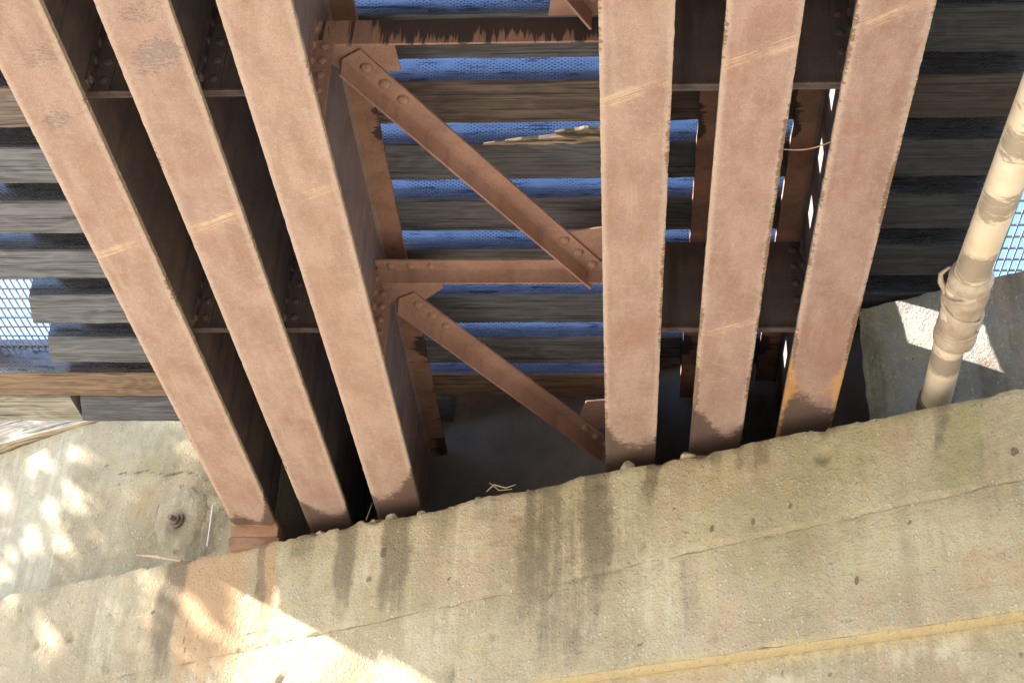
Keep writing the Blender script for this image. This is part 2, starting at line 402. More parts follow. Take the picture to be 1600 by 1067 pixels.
# ------------------------------------------------------------------ abutment
ab = empty('concrete_abutment', (P0.x, P0.y, -CZ), 'stained tan concrete bridge abutment carrying the rusty girders', 'abutment', rz=RZ)
def local(o): o.location.z = CZ; return o              # parts are modelled with z relative to the camera
STREAKS = []   # (kind, s_top, s_bot, z_top, z_bot, half width, strength)
def streak(kind, x0, y0, x1, y1, wpx_, k=1.):
    s0, z0 = wpx(x0, y0); s1, z1 = wpx(x1, y1); STREAKS.append((kind, s0, s1, z0, z1, wpx_/265., k))
for a in (('dark', 278, 880, 240, 1064, 26, .9), ('dark', 480, 825, 470, 880, 30, .5), ('dark', 760, 770, 755, 830, 30, .4), ('dark', 1110, 700, 1108, 740, 18, .5), ('dark', 1300, 650, 1300, 690, 22, .5), ('dark', 413, 850, 400, 962, 12, .8), ('dark', 545, 815, 535, 955, 20, .85), ('dark', 625, 800, 610, 965, 28, .85),
          ('dark', 700, 790, 690, 850, 20, .35), ('dark', 850, 750, 850, 1000, 46, .62), ('dark', 930, 735, 925, 960, 34, .75), ('dark', 1022, 715, 1012, 790, 14, .7),
          ('dark', 890, 940, 860, 1050, 60, .45), ('dark', 1075, 880, 1085, 990, 18, .35), ('dark', 1180, 690, 1178, 740, 40, .45), ('dark', 1472, 630, 1470, 720, 13, .62), ('dark', 1560, 690, 1565, 830, 40, .3),
          ('rust', 330, 870, 315, 1067, 80, .95), ('rust', 420, 850, 405, 1000, 25, .7), ('rust', 255, 900, 215, 1067, 40, .4), ('rust', 1390, 660, 1400, 760, 60, .25), ('rust', 1130, 690, 1140, 800, 60, .25),
          ('rust', 1560, 860, 1565, 940, 60, .4), ('rust', 1130, 820, 1140, 930, 80, .2),
          ('moss', 470, 840, 470, 930, 40, .4), ('moss', 880, 750, 880, 900, 70, .5), ('moss', 1280, 660, 1280, 800, 120, .5), ('moss', 1505, 620, 1510, 790, 28, .8), ('moss', 1250, 800, 1300, 930, 130, .35), ('moss', 1130, 700, 1130, 900, 90, .3), ('moss', 1000, 730, 1000, 840, 30, .4),
          ('pale', 590, 820, 580, 930, 18, .5), ('pale', 740, 780, 720, 900, 40, .5), ('pale', 985, 740, 985, 870, 22, .4), ('pale', 680, 960, 660, 1067, 60, .5), ('pale', 1050, 860, 1030, 1000, 60, .35), ('pale', 1190, 1030, 1195, 1067, 60, .8), ('pale', 180, 920, 150, 1067, 30, .4), ('pale', 1400, 830, 1400, 900, 90, .35)):
    streak(*a)
def stain(kind):
    L = [q[1:] for q in STREAKS if q[0] == kind]
    def fn(s, z):
        r = 0.
        wob = .05*nz1(s*3, z*2.3, 5.)+.02*nz1(s*14, z*6, 1.)
        for (s0, s1, z0, z1, w, k) in L:
            tt = (z0-z)/(z0-z1) if z0 != z1 else 0
            if tt < -.25 or tt > 1.3: continue
            cx = s0+(s1-s0)*tt+wob
            d = abs(s-cx)/(w*(1+.35*nz1(z*3, s0*9.)))
            if d > 1.5: continue
            r = max(r, k*sst(1.4, .5, d)*sst(-.25, .03, tt)*sst(1.3+.2*nz1(s*9, s0), .55, tt))
        return r
    return fn
KINDS = ('dark', 'rust', 'moss', 'pale')
SF = {k: stain(k) for k in KINDS}
sA, zA = wpx(500, 990); sC, zC = wpx(1600, 750)
def joint_z(s): return zA+(zC-zA)*(s-sA)/(sC-sA)+.012*nz1(s*1.9, 3.)
ZL = 2.845                                             # chamfered ledge low on the wall
def edge_h(s): return 0.016*fbm(s*2.1, 4.4)+.005*nz1(s*8.5, 1.7)+.004*nz1(s*24, 2.)+.011*MN.cell(Vector((s*7.3+nz1(s*3, 1.), 0, 0)))*(MN.cell(Vector((s*3.1, 5, 0))))-.007*abs(MN.cell(Vector((s*17., 3, 0))))-.02*max(0, nz1(s*4.4, 9.)-.1)-.015*max(0, nz1(s*13, 5.)-.2)
def face_deform(x, y, z, i, j, k):
    top = sst(ZS-.16, ZS, z)
    z2 = z+edge_h(x)*top
    if j == 0:                                         # front
        y += .010*fbm(x*1.6, z*1.6, 2.)+.004*nz1(x*16, z*16)
        y += .02*top*(sst(ZS-.03, ZS, z)*(.4+1.4*max(0, nz1(x*8, 7.))))
        dz = z-joint_z(x)
        y += .012*math.exp(-(dz/.012)**2)*(.6+nz1(x*5, 3.)) - .006*sst(0, .02, dz)
        pit = MN.noise(Vector((x*7.3, z*7.3, 11.)))
        if pit > .55: y += .03*sst(.55, .8, pit)
    else:
        z2 = z+.02*nz1(x*3, y*5)
    return (x, y, z2)
def build_face(name, s0, s1, z0, z1, d0, d1, deform, step=.022, mat=None, extra=None):
    v, f = lattice(steps(s0, s1, step), [d0, d1], steps(z0, z1, step), deform)
    m = MB(); m.add(v, f); o = m.build(name, mat or M_CON, ab, 50); local(o)
    return o
fw = build_face('breast_wall', -5.2, 6.4, ZL, ZS, 0., .6, face_deform)
for kd in KINDS:
    attr(fw, kd, (lambda kd: (lambda c: SF[kd](c.x, c.z)))(kd))
CR = [[(300,955),(288,990),(290,1020)], [(385,992),(410,985),(440,985)]]
PITS = [(*wpx(x, y), r) for (x, y, r) in ((600, 863, .035), (578, 905, .022), (1585, 706, .03), (1338, 906, .024), (1178, 635+180, .02), (862, 930, .018), (1112, 827, .02), (1235, 790, .018), (950, 880, .016), (1420, 815, .016), (240, 957, .022), (700, 905, .014))]
CRW = [[wpx(*p) for p in c] for c in CR]
def crack(co):
    s, z = co.x, co.z
    r = 0.
    for (ps, pz, pr_) in PITS: r = max(r, 1.3*sst(pr_*1.5, pr_*.5, math.hypot((s-ps)*1.5, z-pz)))
    for L in CRW:
        for (a, b) in zip(L, L[1:]):
            if min(a[0], b[0])-.06 < s < max(a[0], b[0])+.06:
                ax, az = a; bx, bz = b; L2 = (bx-ax)**2+(bz-az)**2
                q = min(1, max(0, ((s-ax)*(bx-ax)+(z-az)*(bz-az))/L2))
                d = math.hypot(s-ax-q*(bx-ax), z-az-q*(bz-az)); r = max(r, .85*math.exp(-(d/.013)**2))
    return r
attr(fw, 'crack', crack)
attr(fw, 'bounce_yellow', lambda c: .8*sst(ZL+.055+.04*nz1(c.x*2, 2.), ZL, c.z)*sst(1.6, 2.6, c.x)*(.75+.4*nz1(c.x*3, 8.)))  # yellow ground bounce painted into the concrete along the ledge
lw = build_face('lower_wall', -5.2, 6.4, 1.9, ZL-.02, .075, .6, lambda x, y, z, i, j, k: (x, y+(.012*fbm(x*2, z*2, 8.) if j == 0 else 0), z), .03)
lwb = build_face('footing_wall', -5.2, 6.4, -CZ, 1.898, .075, .6, lambda x, y, z, i, j, k: (x, y+(.012*fbm(x*2, z*2, 8.) if j == 0 else 0), z), .12)
ch = MB(); v, f = lattice(steps(-5.2, 6.4, .03), [-.004, .04, .1], [ZL-.02, ZL-.002], lambda x, y, z, i, j, k: (x, y+.006*nz1(x*7, 2.)*(j == 0), z+(.004*nz1(x*9, y*30)+(.018 if (j == 0 and k == 0) else 0))))
ch.add(v, f); lg = local(ch.build('ledge', M_CON, ab, 50))
attr(lg, 'bounce_yellow', lambda c: .8+.3*nz1(c.x*4, 1.)); attr(lg, 'rust', lambda c: .3)
attr(lw, 'bounce_yellow', lambda c: .5*sst(ZL-.12+.06*nz1(c.x*2.2, 2.), ZL-.02, c.z)); attr(lw, 'pale', lambda c: .8*sst(.05, .4, fbm(c.x*1.4, c.z*1.4, 6.))); attr(lw, 'rust', lambda c: .5*sst(.1, .5, fbm(c.x*1.1, c.z*.8, 16.)))
# seat behind the front edge
st = MB(); v, f = lattice(steps(-5.2, 6.4, .2), [.602, 1.4], [ZS-.4, ZS-.02]); st.add(v, f); local(st.build('bearing_seat', M_GREY, ab))
# back wall on the left, the recessed back wall behind the girders and the low wall on the right
DB = .36
zTL = wpx(0, 690, DB)[1]; zTR = wpx(130, 665, DB)[1]; sTL = wpx(0, 690, DB)[0]; sTR = wpx(130, 665, DB)[0]
sCorner = wpx(105, 780, DB)[0]
def bw_deform(x, y, z, i, j, k):
    if j == 0:
        y += .012*fbm(x*1.5, z*1.5, 4.)+.006*nz1(x*9, z*9)+(.16*max(0, sCorner-x) if x < sCorner else 0)*.5
        hz = z-(4.62+.02*nz1(x*3, 1.)+.12*(x-sCorner)*.3)
        if -1.0 < x < .2: y += .02*math.exp(-(hz/.018)**2)*sst(.0, .4, nz1(x*4, 2.)+.35)
    tp = sst(5.3, 5.7, z)
    return (x, y, z+tp*(.03*fbm(x*2.5, 3.)+.012*nz1(x*11, 2.)))
sBE = wpx(428, 825, DB)[0]
bw = build_face('back_wall', -5.2, sBE, ZS-.04, zTR, DB, 1.3, bw_deform, .03)
def px_blob(pts, d):
    L = [(*wpx(x, y, d), r/250., k) for (x, y, r, k) in pts]
    def fn(c):
        r = 0.
        for (s, z, w, k) in L:
            q = math.hypot(c.x-s, c.z-z)/w+.5*fbm(c.x*5, c.z*5, s)
            r = max(r, k*sst(1.3, .35, q))
        return r
    return fn
attr(bw, 'rust', px_blob([(215, 790, 45, .4), (335, 690, 30, .3), (60, 690, 40, .25), (330, 840, 30, .4)], DB))
attr(bw, 'dark', px_blob([(281, 808, 62, .5), (325, 760, 40, .4), (310, 850, 60, .6), (345, 810, 30, .5), (320, 690, 22, .35), (150, 880, 60, .25), (262, 738, 25, .35), (220, 735, 20, .3)], DB))
attr(bw, 'moss', px_blob([(260, 690, 90, .5), (200, 700, 60, .35), (330, 720, 40, .5), (100, 720, 40, .3)], DB))
BCR = [[wpx(*p, DB) for p in ((185, 741), (228, 735), (262, 743), (292, 737), (318, 746), (335, 756))]]
_bs, _bz = wpx(281, 808, DB)
def bcrack(c):
    r = 0.
    for L in BCR:
        for (a, b) in zip(L, L[1:]):
            L2 = (b[0]-a[0])**2+(b[1]-a[1])**2; q = min(1, max(0, ((c.x-a[0])*(b[0]-a[0])+(c.z-a[1])*(b[1]-a[1]))/L2))
            r = max(r, (.85+.4*nz1(c.x*9, 3.))*math.exp(-(math.hypot(c.x-a[0]-q*(b[0]-a[0]), c.z-a[1]-q*(b[1]-a[1]))/.02)**2))
    an = math.atan2(c.z-_bz, c.x-_bs); rr = math.hypot((c.x-_bs)/1.12, (c.z-_bz)/1.08)
    R_ = .235+.05*nz1(math.cos(an)*1.7, math.sin(an)*1.7, 3.)+.012*nz1(math.cos(an)*6, math.sin(an)*6, 1.)
    return max(r, .75*math.exp(-((rr-R_)/.02)**2)*(.7+.6*nz1(an*2, 4.)))
attr(bw, 'crack', bcrack)
attr(bw, 'pale', lambda c: .55*sst(sCorner+.03, sCorner-.03, c.x+.02*nz1(c.z*5, 1.)))  # left of the corner painted paler for the stronger light there
DC = 1.2
cw = build_face('recessed_back_wall', sBE+.004, 4.15, ZS-.04, 5.66, DC, 1.7, lambda x, y, z, i, j, k: (x, y+(.012*fbm(x*2, z*2, 8.) if j == 0 else 0), z), .06, M_RECESS_SHADE)
DR = .55
sRL = wpx(1342, 500, DR)[0]
zRL = wpx(1350, 480, DR)[1]; zRR = wpx(1600, 425, DR)[1]
def rb_deform(x, y, z, i, j, k):
    if j == 0: y += .008*fbm(x*3, z*3, 4.)+.006*abs(nz1(x*11, z*11))-.004*abs(nz1(x*24, z*24))
    return (x+(.02*nz1(z*6, 2.) if i == 0 else 0), y, z+sst(4.7, 5.0, z)*(.02*nz1(x*5, 1.)+.008*nz1(x*19, 1.)))
rb = build_face('cheek_wall', sRL, 7.4, ZS-.04, (zRL+zRR)/2, DR, 1.3, rb_deform, .025, M_GREY)
attr(rb, 'moss', lambda c: .5*sst(sRL+.45, sRL+.0, c.x+.1*nz1(c.z*4, 2.)))
attr(rb, 'dark', lambda c: .5*sst(.1, .5, fbm(c.x*3, c.z*.8, 2.)))
# circular mortar patch with an anchor bolt
s0, z0 = wpx(281, 808, DB-.01)
mp = MB(); N = 48; v = [(s0, DB-.022, z0)]
for rr, dep in ((.45, -.02), (.88, -.014), (1., .03)):
    for i in range(N):
        a = 2*math.pi*i/N; R_ = ((.235+.05*nz1(math.cos(a)*1.7, math.sin(a)*1.7, 3.)+.012*nz1(math.cos(a)*6, math.sin(a)*6, 1.)))*rr
        v.append((s0+R_*1.12*math.cos(a), DB+dep+.004*nz1(i*.7, rr*9), z0+R_*1.08*math.sin(a)))
f = [(0, 1+i, 1+(i+1) % N) for i in range(N)]
for q in range(2):
    for i in range(N): f.append((1+q*N+i, 1+(q+1)*N+i, 1+(q+1)*N+(i+1) % N, 1+q*N+(i+1) % N))
mp.add(v, f); mpo = local(mp.build('mortar_patch', M_MORT, ab, 60))
attr(mpo, 'dark', lambda c: .75*sst(.16, .03, math.hypot(c.x-s0+.02, c.z-z0+.06))); attr(mpo, 'pale', lambda c: .3)
bo = MB(); cb = Vector((s0+.0, DB-.035, z0-.035))
bo.tube([cb+Vector((0, .02, 0)), cb+Vector((0, -.03, 0))], .042, 6); bo.tube([cb+Vector((0, -.02, 0)), cb+Vector((0, -.085, -.004))], .02, 12)
bo.tube([cb+Vector((0, .012, 0)), cb+Vector((0, -.008, 0))], .06, 16)
bo.build('anchor_bolt', M_BOLT, mpo)

# ------------------------------------------------------------------ girders
GX = [-2.45, -1.932, -1.44, .07, .569, 1.071]
GN = ['leftmost, grey flakes near the top and an orange end', 'second girder from the left, broad flaked grey patches near the top', 'third girder, left edge of the braced bay, lightest rust',
      'girder at the right edge of the braced bay, straight underside', 'second girder from the right, red brown underside with diagonal scratches', 'rightmost girder, orange stained crusty edges near its far end']
COL = [(.97, .99, 1.0), (.96, .98, 1.0), (1.0, 1.02, 1.02), (.97, .98, 1.), (.94, .93, .97), (.88, .86, .92)]
HW = .15; FT = .034; Y0 = -3.0
ZB, ZT = H, 5.2                                         # underside of bottom flange, underside of top flange
SCR = {0: [(190, 387, .05, 1.), (100, 10, .02, .2)], 1: [(335, 347, .045, .9)], 2: [(512, 295, .035, .55), (440, 240, .03, .2)], 3: [(985, 147, .05, .9)],
       4: [(1190, 82, .05, .8), (1140, 512, .04, .8)], 5: [(1400, 20, .04, .7)]}
FLK = {0: [(60, 90, .13, .8), (90, 188, .12, .9), (10, 100, .1, .5)], 1: [(215, 20, .15, .75), (245, 85, .17, .95), (235, 100, .15, .8), (240, 147, .05, .6)]}
WET = {0: .48, 1: .46, 2: .50, 3: .58, 4: .52, 5: .62}
for gi, gx in enumerate(GX):
    yend = P0.y+(gx-P0.x)*T.y/T.x+.12                   # just behind the front edge of the seat
    yfl = yend+(0 if gi == 0 else .4)
    yw = yend if gi == 0 else yend+.13
    root = empty('steel_girder', (gx, 0, H), 'rusty steel I-beam girder, '+GN[gi], 'girder', 'girders under the bridge deck')
    def dfl(x, y, z, i, j, k, gi=gi):
        if i in (0, 10): x += .0025*nz1(y*14, gi*3., z*30)+.0015*nz1(y*45, gi*3.)
        if k == 0: z += .003*nz1(y*1.1, x*9, gi)+(.004 if i in (0, 10) else 0)
        return (x, y, z)
    v, f = lattice([-.15, -.143, -.125, -.095, -.05, 0, .05, .095, .125, .143, .15], [Y0]+steps(3.3, yfl, .02), [0, FT*.5, FT], dfl)
    m = MB(); m.add(v, f); fo = m.build('bottom_flange', M_FL, root, 50); fo.color = (*COL[gi], 1)
    attr(fo, 'edge', lambda c: sst(.085, .15, abs(c.x)))
    attr(fo, 'rim', lambda c: sst(.132, .147, abs(c.x)))
    strong = {4: .25, 5: .36, 3: .12}.get(gi, -.02)
    attr(fo, 'crust', lambda c, s=strong, gi=gi: s*sst(3.4, 6.5, c.y)+.42*nz1(c.y*1.9, gi*5., c.x*4)-(.1 if gi == 2 else 0))
    wl = WET[gi]
    attr(fo, 'wet', lambda c, e=yw, w=wl, gi=gi: 1.0*sst(w*1.05, .1, e-c.y-.20*(abs(c.x)/.15)**2+.16*nz1(c.x*8, gi*3.3)+.10*c.x/.15*(-1 if gi in (0, 2) else 1)) - (1.4*sst(.2, .12, e-c.y) if gi == 0 else 0))
    attr(fo, 'orange', lambda c, e=yw, gi=gi: (.42*sst(1.5, .5, e-c.y)*sst(.06, .15, abs(c.x)) + (.3*sst(3.4, 1.2, e-c.y)*sst(.11, .15, abs(c.x)))+.6*sst(.9, .5, e-c.y)*sst(.25, .5, e-c.y) if gi == 5 else (.95*sst(.24, .14, e-c.y) if gi == 0 else .0)+(.5*sst(.12, .15, abs(c.x)) if gi < 2 else .2*sst(.12, .15, abs(c.x)))))
    def pts(L): return [((onz(a, b, H).x-gx), onz(a, b, H).y, r, k) for (a, b, r, k) in L]
    SL = pts(SCR.get(gi, [])); FLL = pts(FLK.get(gi, []))
    sl_s = .50                                          # scratches run slightly askew
    attr(fo, 'scratch', lambda c, L=SL: max([k*sst(r, r*.35, abs((c.y-y)+(c.x-x)*sl_s))*sst(.19, .09, abs(c.x-x)) for (x, y, r, k) in L] or [0]))
    attr(fo, 'flake', lambda c, L=FLL: max([k*sst(r, r*.3, math.hypot((c.y-y)+.35*(c.x-x), (c.x-x)*.8)) for (x, y, r, k) in L] or [0]))
    # web with rolled fillets
    w = MB(); wy = [Y0]+steps(3.3, yend+(.5 if gi == 0 else 1.2), .12)
    prof = [(-.03, FT-.001), (.03, FT-.001), (.011, FT+.02), (.009, FT+.05), (.009, ZT-H-.05), (.011, ZT-H-.02), (.03, ZT-H+.001), (-.03, ZT-H+.001), (-.011, ZT-H-.02), (-.009, ZT-H-.05), (-.009, FT+.05), (-.011, FT+.02)]
    w.prism(prof, [((0, y, 0), (1, 0, 0), (0, 0, 1)) for y in wy]); w.build('web', M_WEB, root, 30)
    tf = MB(); v, f = lattice([-.15, -.14, -.09, -.02, .02, .09, .14, .15], [Y0]+steps(4.2, yend+(.35 if gi == 0 else 1.2), .025), [ZT-H, ZT-H+.028], lambda x, y, z, i, j, k: (x+(.004*nz1(y*9, z*3) if i in (0, 7) else 0), y, z))
    tf.add(v, f); to = tf.build('top_flange', M_TOP, root, 50)
    attr(to, 'drip', lambda c: .92*sst(.05, .15, abs(c.x))*sst(-.1, .35, nz1(c.y*1.9, 4.)+.35*nz1(c.y*7, 1.)) + .3*sst(7.2, 8.4, c.y))
    bo_y = 0 if gi == 0 else .34
    sp = MB(); v, f = lattice(lin(-.16, .16, 12), [yend-.17+bo_y, yend-.12+bo_y, yend+.12+bo_y], [-.07, -.03, -.002], lambda x, y, z, i, j, k: (x+.002*nz1(z*40, y), y+.006*nz1(x*30, z*60), z))
    sp.add(v, f); so = sp.build('sole_plate', M_FL, root, 50); so.color = (1.05, .95, .8, 1)
    attr(so, 'orange', lambda c: .5)
    bb = MB(); v, f = lattice(lin(-.17, .17, 16), [yend-.14+bo_y, yend+.12+bo_y], [-.14, -.11, -.073], lambda x, y, z, i, j, k: (x, y+.012*nz1(x*22, z*50)*(j == 0), z+.004*nz1(x*30, 1.)))
    bb.add(v, f); bo_ = bb.build('bearing_block', M_TOP, root, 50); attr(bo_, 'drip', lambda c: .2)

# ------------------------------------------------------------------ bracing between the girders
def lbar(m, a, b, side, wd, hd, th=.012, seg=24, vert_at='near', mi=0):
    """rolled angle from a to b: flat leg of width wd towards side, other leg hd hanging down at the a-b line"""
    a = Vector(a); b = Vector(b); s = Vector(side).normalized(); fr = []
    for i in range(seg+1): fr.append((a.lerp(b, i/seg), s, Vector((0, 0, 1))))
    r = th
    prof = [(0, -hd), (th, -hd), (th, -r-th*.6), (th+r*.5, -th-.0), (wd, -th), (wd, 0), (.003, 0), (0, -.003)]
    m.prism(prof, fr, mi)
XL, XR = GX[2]+.012, GX[3]-.012
ZG = 5.0
Q = lambda p, z=ZG: Vector((onz(*p, z).x, onz(*p, z).y, z))
def rv(root, p, r=.026):
    m = MB(); m.dome((0, 0, 0), r, (0, 0, -1), .8, 16); o = m.build('rivet', M_BR, root, 40); o.location = p
# horizontal struts (one angle each)
def strut(y, label, deep=False):
    root = empty('cross_strut', (XL, y, ZG), label, 'strut', 'cross struts between the girders')
    m = MB()
    if deep: lbar(m, (0, 0, 0), (XR-XL, 0, 0), (0, 1, 0), .10, .155)
    else: lbar(m, (0, 0, 0), (XR-XL, 0, 0), (0, -1, 0), .105, .105)
    o = m.build('angle_bar', M_BR, root, 40); attr(o, 'drip', lambda c: (.46+.55*sst(-.19, .0, c.z)*sst(.15, .5, c.x) if deep else .0))
    if not deep:
        for x in (.09, .21, .33): rv(root, (x, -.06, -.012)); rv(root, (XR-XL-x+.02, -.06, -.012))
    return root
strut(5.02, 'rust brown cross strut with black drips at the top of the braced bay', True)
strut(7.07, 'rust brown riveted cross strut halfway along the braced bay')
# gusset plates
def gusset(pts, label, z=ZG-.001, th=.011):
    P = [Vector(p) for p in pts]; c = sum(P, Vector())/len(P); c.z = z
    m = MB(); n = len(P)
    v = [Vector((p.x-c.x, p.y-c.y, 0)) for p in P]+[Vector((p.x-c.x, p.y-c.y, -th)) for p in P]
    m.add(v, [tuple(range(n)), tuple(range(n, 2*n))[::-1]]+[(i, (i+1) % n, n+(i+1) % n, n+i) for i in range(n)])
    o = m.build('gusset_plate', M_BR); o.location = (c.x, c.y, c.z+CZ)
    return tag(o, label, 'gusset plate', 'gusset plates of the bracing')
gusset([(XL, 4.98), (-1.075, 4.98), (-1.085, 5.37), (-1.36, 5.37), (XL, 5.25)] and [Vector((x, y, 0)) for x, y in ((XL, 5.035), (-1.085, 5.035), (-1.072, 5.36), (-1.36, 5.36), (XL, 5.28))], 'wide flat gusset plate under the drip stained strut, top left of the bay')
gusset([Vector((x, y, 0)) for x, y in ((XR, 6.62), (-.30, 6.70), (-.34, 6.955), (XR, 6.955))], 'rusty gusset plate at the right end of the middle strut', ZG-.001)
gusset([Vector((x, y, 0)) for x, y in ((XL, 7.085), (-1.08, 7.085), (-1.05, 7.24), (-1.2, 7.40), (XL, 7.40))], 'small gusset plate behind the left end of the middle strut')
gusset([Vector((x, y, 0)) for x, y in ((XR, 8.55), (-.22, 8.6), (-.3, 8.96), (XR, 8.96))], 'dark gusset plate where the far diagonal meets the straight girder')
gusset([Vector((x, y, 0)) for x, y in ((XR, 4.55), (-.28, 4.65), (-.33, 5.0), (XR, 5.0))], 'gusset plate at the right end of the drip stained strut', ZG-.002)
# diagonals
def diagonal(a, b, label, wd=.125, hd=.115, z=ZG-.0135):
    a = Vector((a[0], a[1], z)); b = Vector((b[0], b[1], z))
    root = empty('diagonal_brace', a, label, 'brace', 'diagonal braces of the bay')
    d = (b-a); dn = d.normalized(); side = Vector((0, 0, 1)).cross(dn)*-1           # to the right of travel
    m = MB(); lbar(m, (0, 0, 0), d, -side if False else side, wd, hd)
    o = m.build('angle_bar', M_BR, root, 40); attr(o, 'drip', lambda c: .25*sst(.1, .6, nz1(c.x*3, c.y*3)))
    for q in (.11, .25, .39):
        rv(root, dn*q+side*.072+Vector((0, 0, -.012)), .032); rv(root, d-dn*(q-.02)+side*.072+Vector((0, 0, -.012)), .032)
    return root
qa, qb = Q((533, 88)), Q((922, 424)); diagonal((qa.x, qa.y), (qb.x, qb.y), 'riveted diagonal angle brace from the wide gusset down to the middle strut')
qa, qb = Q((622, 462)), Q((945, 700)); diagonal((qa.x, qa.y), (qb.x, qb.y), 'darker diagonal brace running into the shade below the middle strut')
diagonal((-1.24, 3.12), (-.135, 4.98), 'diagonal brace whose lower tip shows at the top edge beside the straight girder')

# diaphragms inside each group of three girders
names = {(0, 5.0): 'dark bolted diaphragm plate between first and second girder, nearer the camera', (1, 5.0): 'dark bolted diaphragm plate between second and third girder, nearer the camera',
         (0, 7.0): 'dark bolted diaphragm plate between first and second girder, lower in the photo', (1, 7.0): 'dark bolted diaphragm plate between second and third girder, lower in the photo',
         (3, 5.0): 'black diaphragm plate between the straight girder and its neighbour, upper one', (4, 5.0): 'black diaphragm plate beside the rightmost girder, upper one',
         (3, 7.0): 'black diaphragm plate between the straight girder and its neighbour, lower one', (4, 7.0): 'black diaphragm plate beside the rightmost girder, lower one'}
for (gi, y), lb in names.items():
    x0, x1 = GX[gi]+.01, GX[gi+1]-.01; W = x1-x0; zb = 4.52
    root = empty('diaphragm', (x0, y, zb), lb, 'diaphragm', 'diaphragms between the girders')
    m = MB(); m.box((.0, 0, 0), (W, .012, .62)); m.build('plate', M_WEB, root)
    m = MB(); lbar(m, (.0, -.002, .012), (W, -.002, .012), (0, -1, 0), .028, .012, .011, 6); m.build('bottom_angle', M_WEB, root)
    for sx in (0, 1):
        m = MB(); xa = 0 if sx == 0 else W; dx = 1 if sx == 0 else -1
        m.box((min(xa, xa+dx*.09), -.012, .02), (max(xa, xa+dx*.09), -.001, .60)); m.box((min(xa, xa+dx*.012), -.09, .02), (max(xa, xa+dx*.012), -.0125, .60))
        for k in range(5):
            m.dome((xa+dx*.055, -.012, .09+.115*k), .024, (0, -1, 0), .6); m.dome((xa+dx*.012, -.055, .06+.115*k), .024, (dx, 0, 0), .6)
        m.build('end_angle', M_WEB, root, 40)
# riveted connection angles on the inner webs of the bay
for (x, dx, y, lb) in ((XL, 1, 5.02, 'riveted connection angle on the third girder web under the top gusset'), (XL, 1, 7.07, 'riveted connection angle on the third girder web by the middle strut'),
                       (XR, -1, 5.02, 'connection angle on the straight girder web beside the drip stained strut'), (XR, -1, 7.07, 'connection angle on the straight girder web by the middle strut')):
    m = MB(); m.box((0 if dx > 0 else -.012, -.06, -.62), (.012 if dx > 0 else 0, .06, -.02)); m.box((min(dx*.013, dx*.1), -.012, -.62), (max(dx*.013, dx*.1), .0, -.12))
    for k in range(6):
        m.dome((dx*.012, -.035, -.07-.1*k), .024, (dx, 0, 0), .6); m.dome((dx*.055, -.012, -.16-.09*k), .022, (0, -1, 0), .6)
    o = m.build('connection_angle', M_BR, None, 40); o.location = (x-.003*dx, y, ZG-.02+CZ); tag(o, lb, 'connection angle', 'connection angles on the girder webs'); attr(o, 'drip', lambda c: .15)

# ------------------------------------------------------------------ timber ties
ZTIE = 5.232; TH = .215
TIE = [  # near edge y, far edge, x0, x1, tint, label
 (2.27, 2.59, -3.80, 2.1, (0.093,0.086,0.081), None), (2.76, 3.08, -3.82, 2.1, (0.093,0.086,0.081), None), (3.25, 3.57, -3.80, 2.1, (0.093,0.086,0.081), None), (3.74, 4.06, -3.8, 2.1, (0.093,0.086,0.081), None), (4.24, 4.55, -3.78, 2.1, (0.093,0.086,0.081), None),
 (4.73, 5.05, -3.80, 2.12, (0.094,0.089,0.085), 'black timber tie just above the drip stained cross strut'),
 (5.225, 5.545, -3.78, 2.1, (0.098,0.091,0.086), 'grey brown timber tie behind the wide gusset plate, first below the top strut'),
 (5.718, 6.04, -3.80, 2.1, (.118,.09,.074), 'timber tie with a reddish brown left end, second below the top strut'),
 (6.214, 6.525, -3.78, 2.1, (0.110,0.105,0.101), 'timber tie with a split pale splinter along its lower edge'),
 (6.70, 7.01, -4.55, 2.1, (0.108,0.101,0.098), 'dark timber tie next above the middle strut, third from the splintered tie excluded'),
 (7.19, 7.49, -3.91, 2.1, (0.110,0.105,0.102), 'timber tie half hidden behind the middle cross strut'),
 (7.69, 8.01, -3.86, 2.1, (0.113,0.108,0.105), 'timber tie next below the middle strut with a stepped left end by the sky'),
 (8.19, 8.51, -3.90, 1.2, (0.113,0.108,0.105), 'timber tie with its cut left end at the bottom of the mesh opening'),
 (8.66, 8.965, -4.5, -.05, (.165,.112,.072), 'long orange brown streaked timber tie running out past the mesh opening'),
 (8.985, 9.335, -3.93, -1.2, (0.097,0.093,0.093), 'dark grey timber tie end butting against a pale knotty timber'),
 (8.985, 9.335, -4.60, -3.96, (.23,.215,.17), 'pale grey timber with a swirling knot at the left edge'),
]
TIE[9] = TIE[9][:5]+('dark timber tie next above the middle cross strut',)
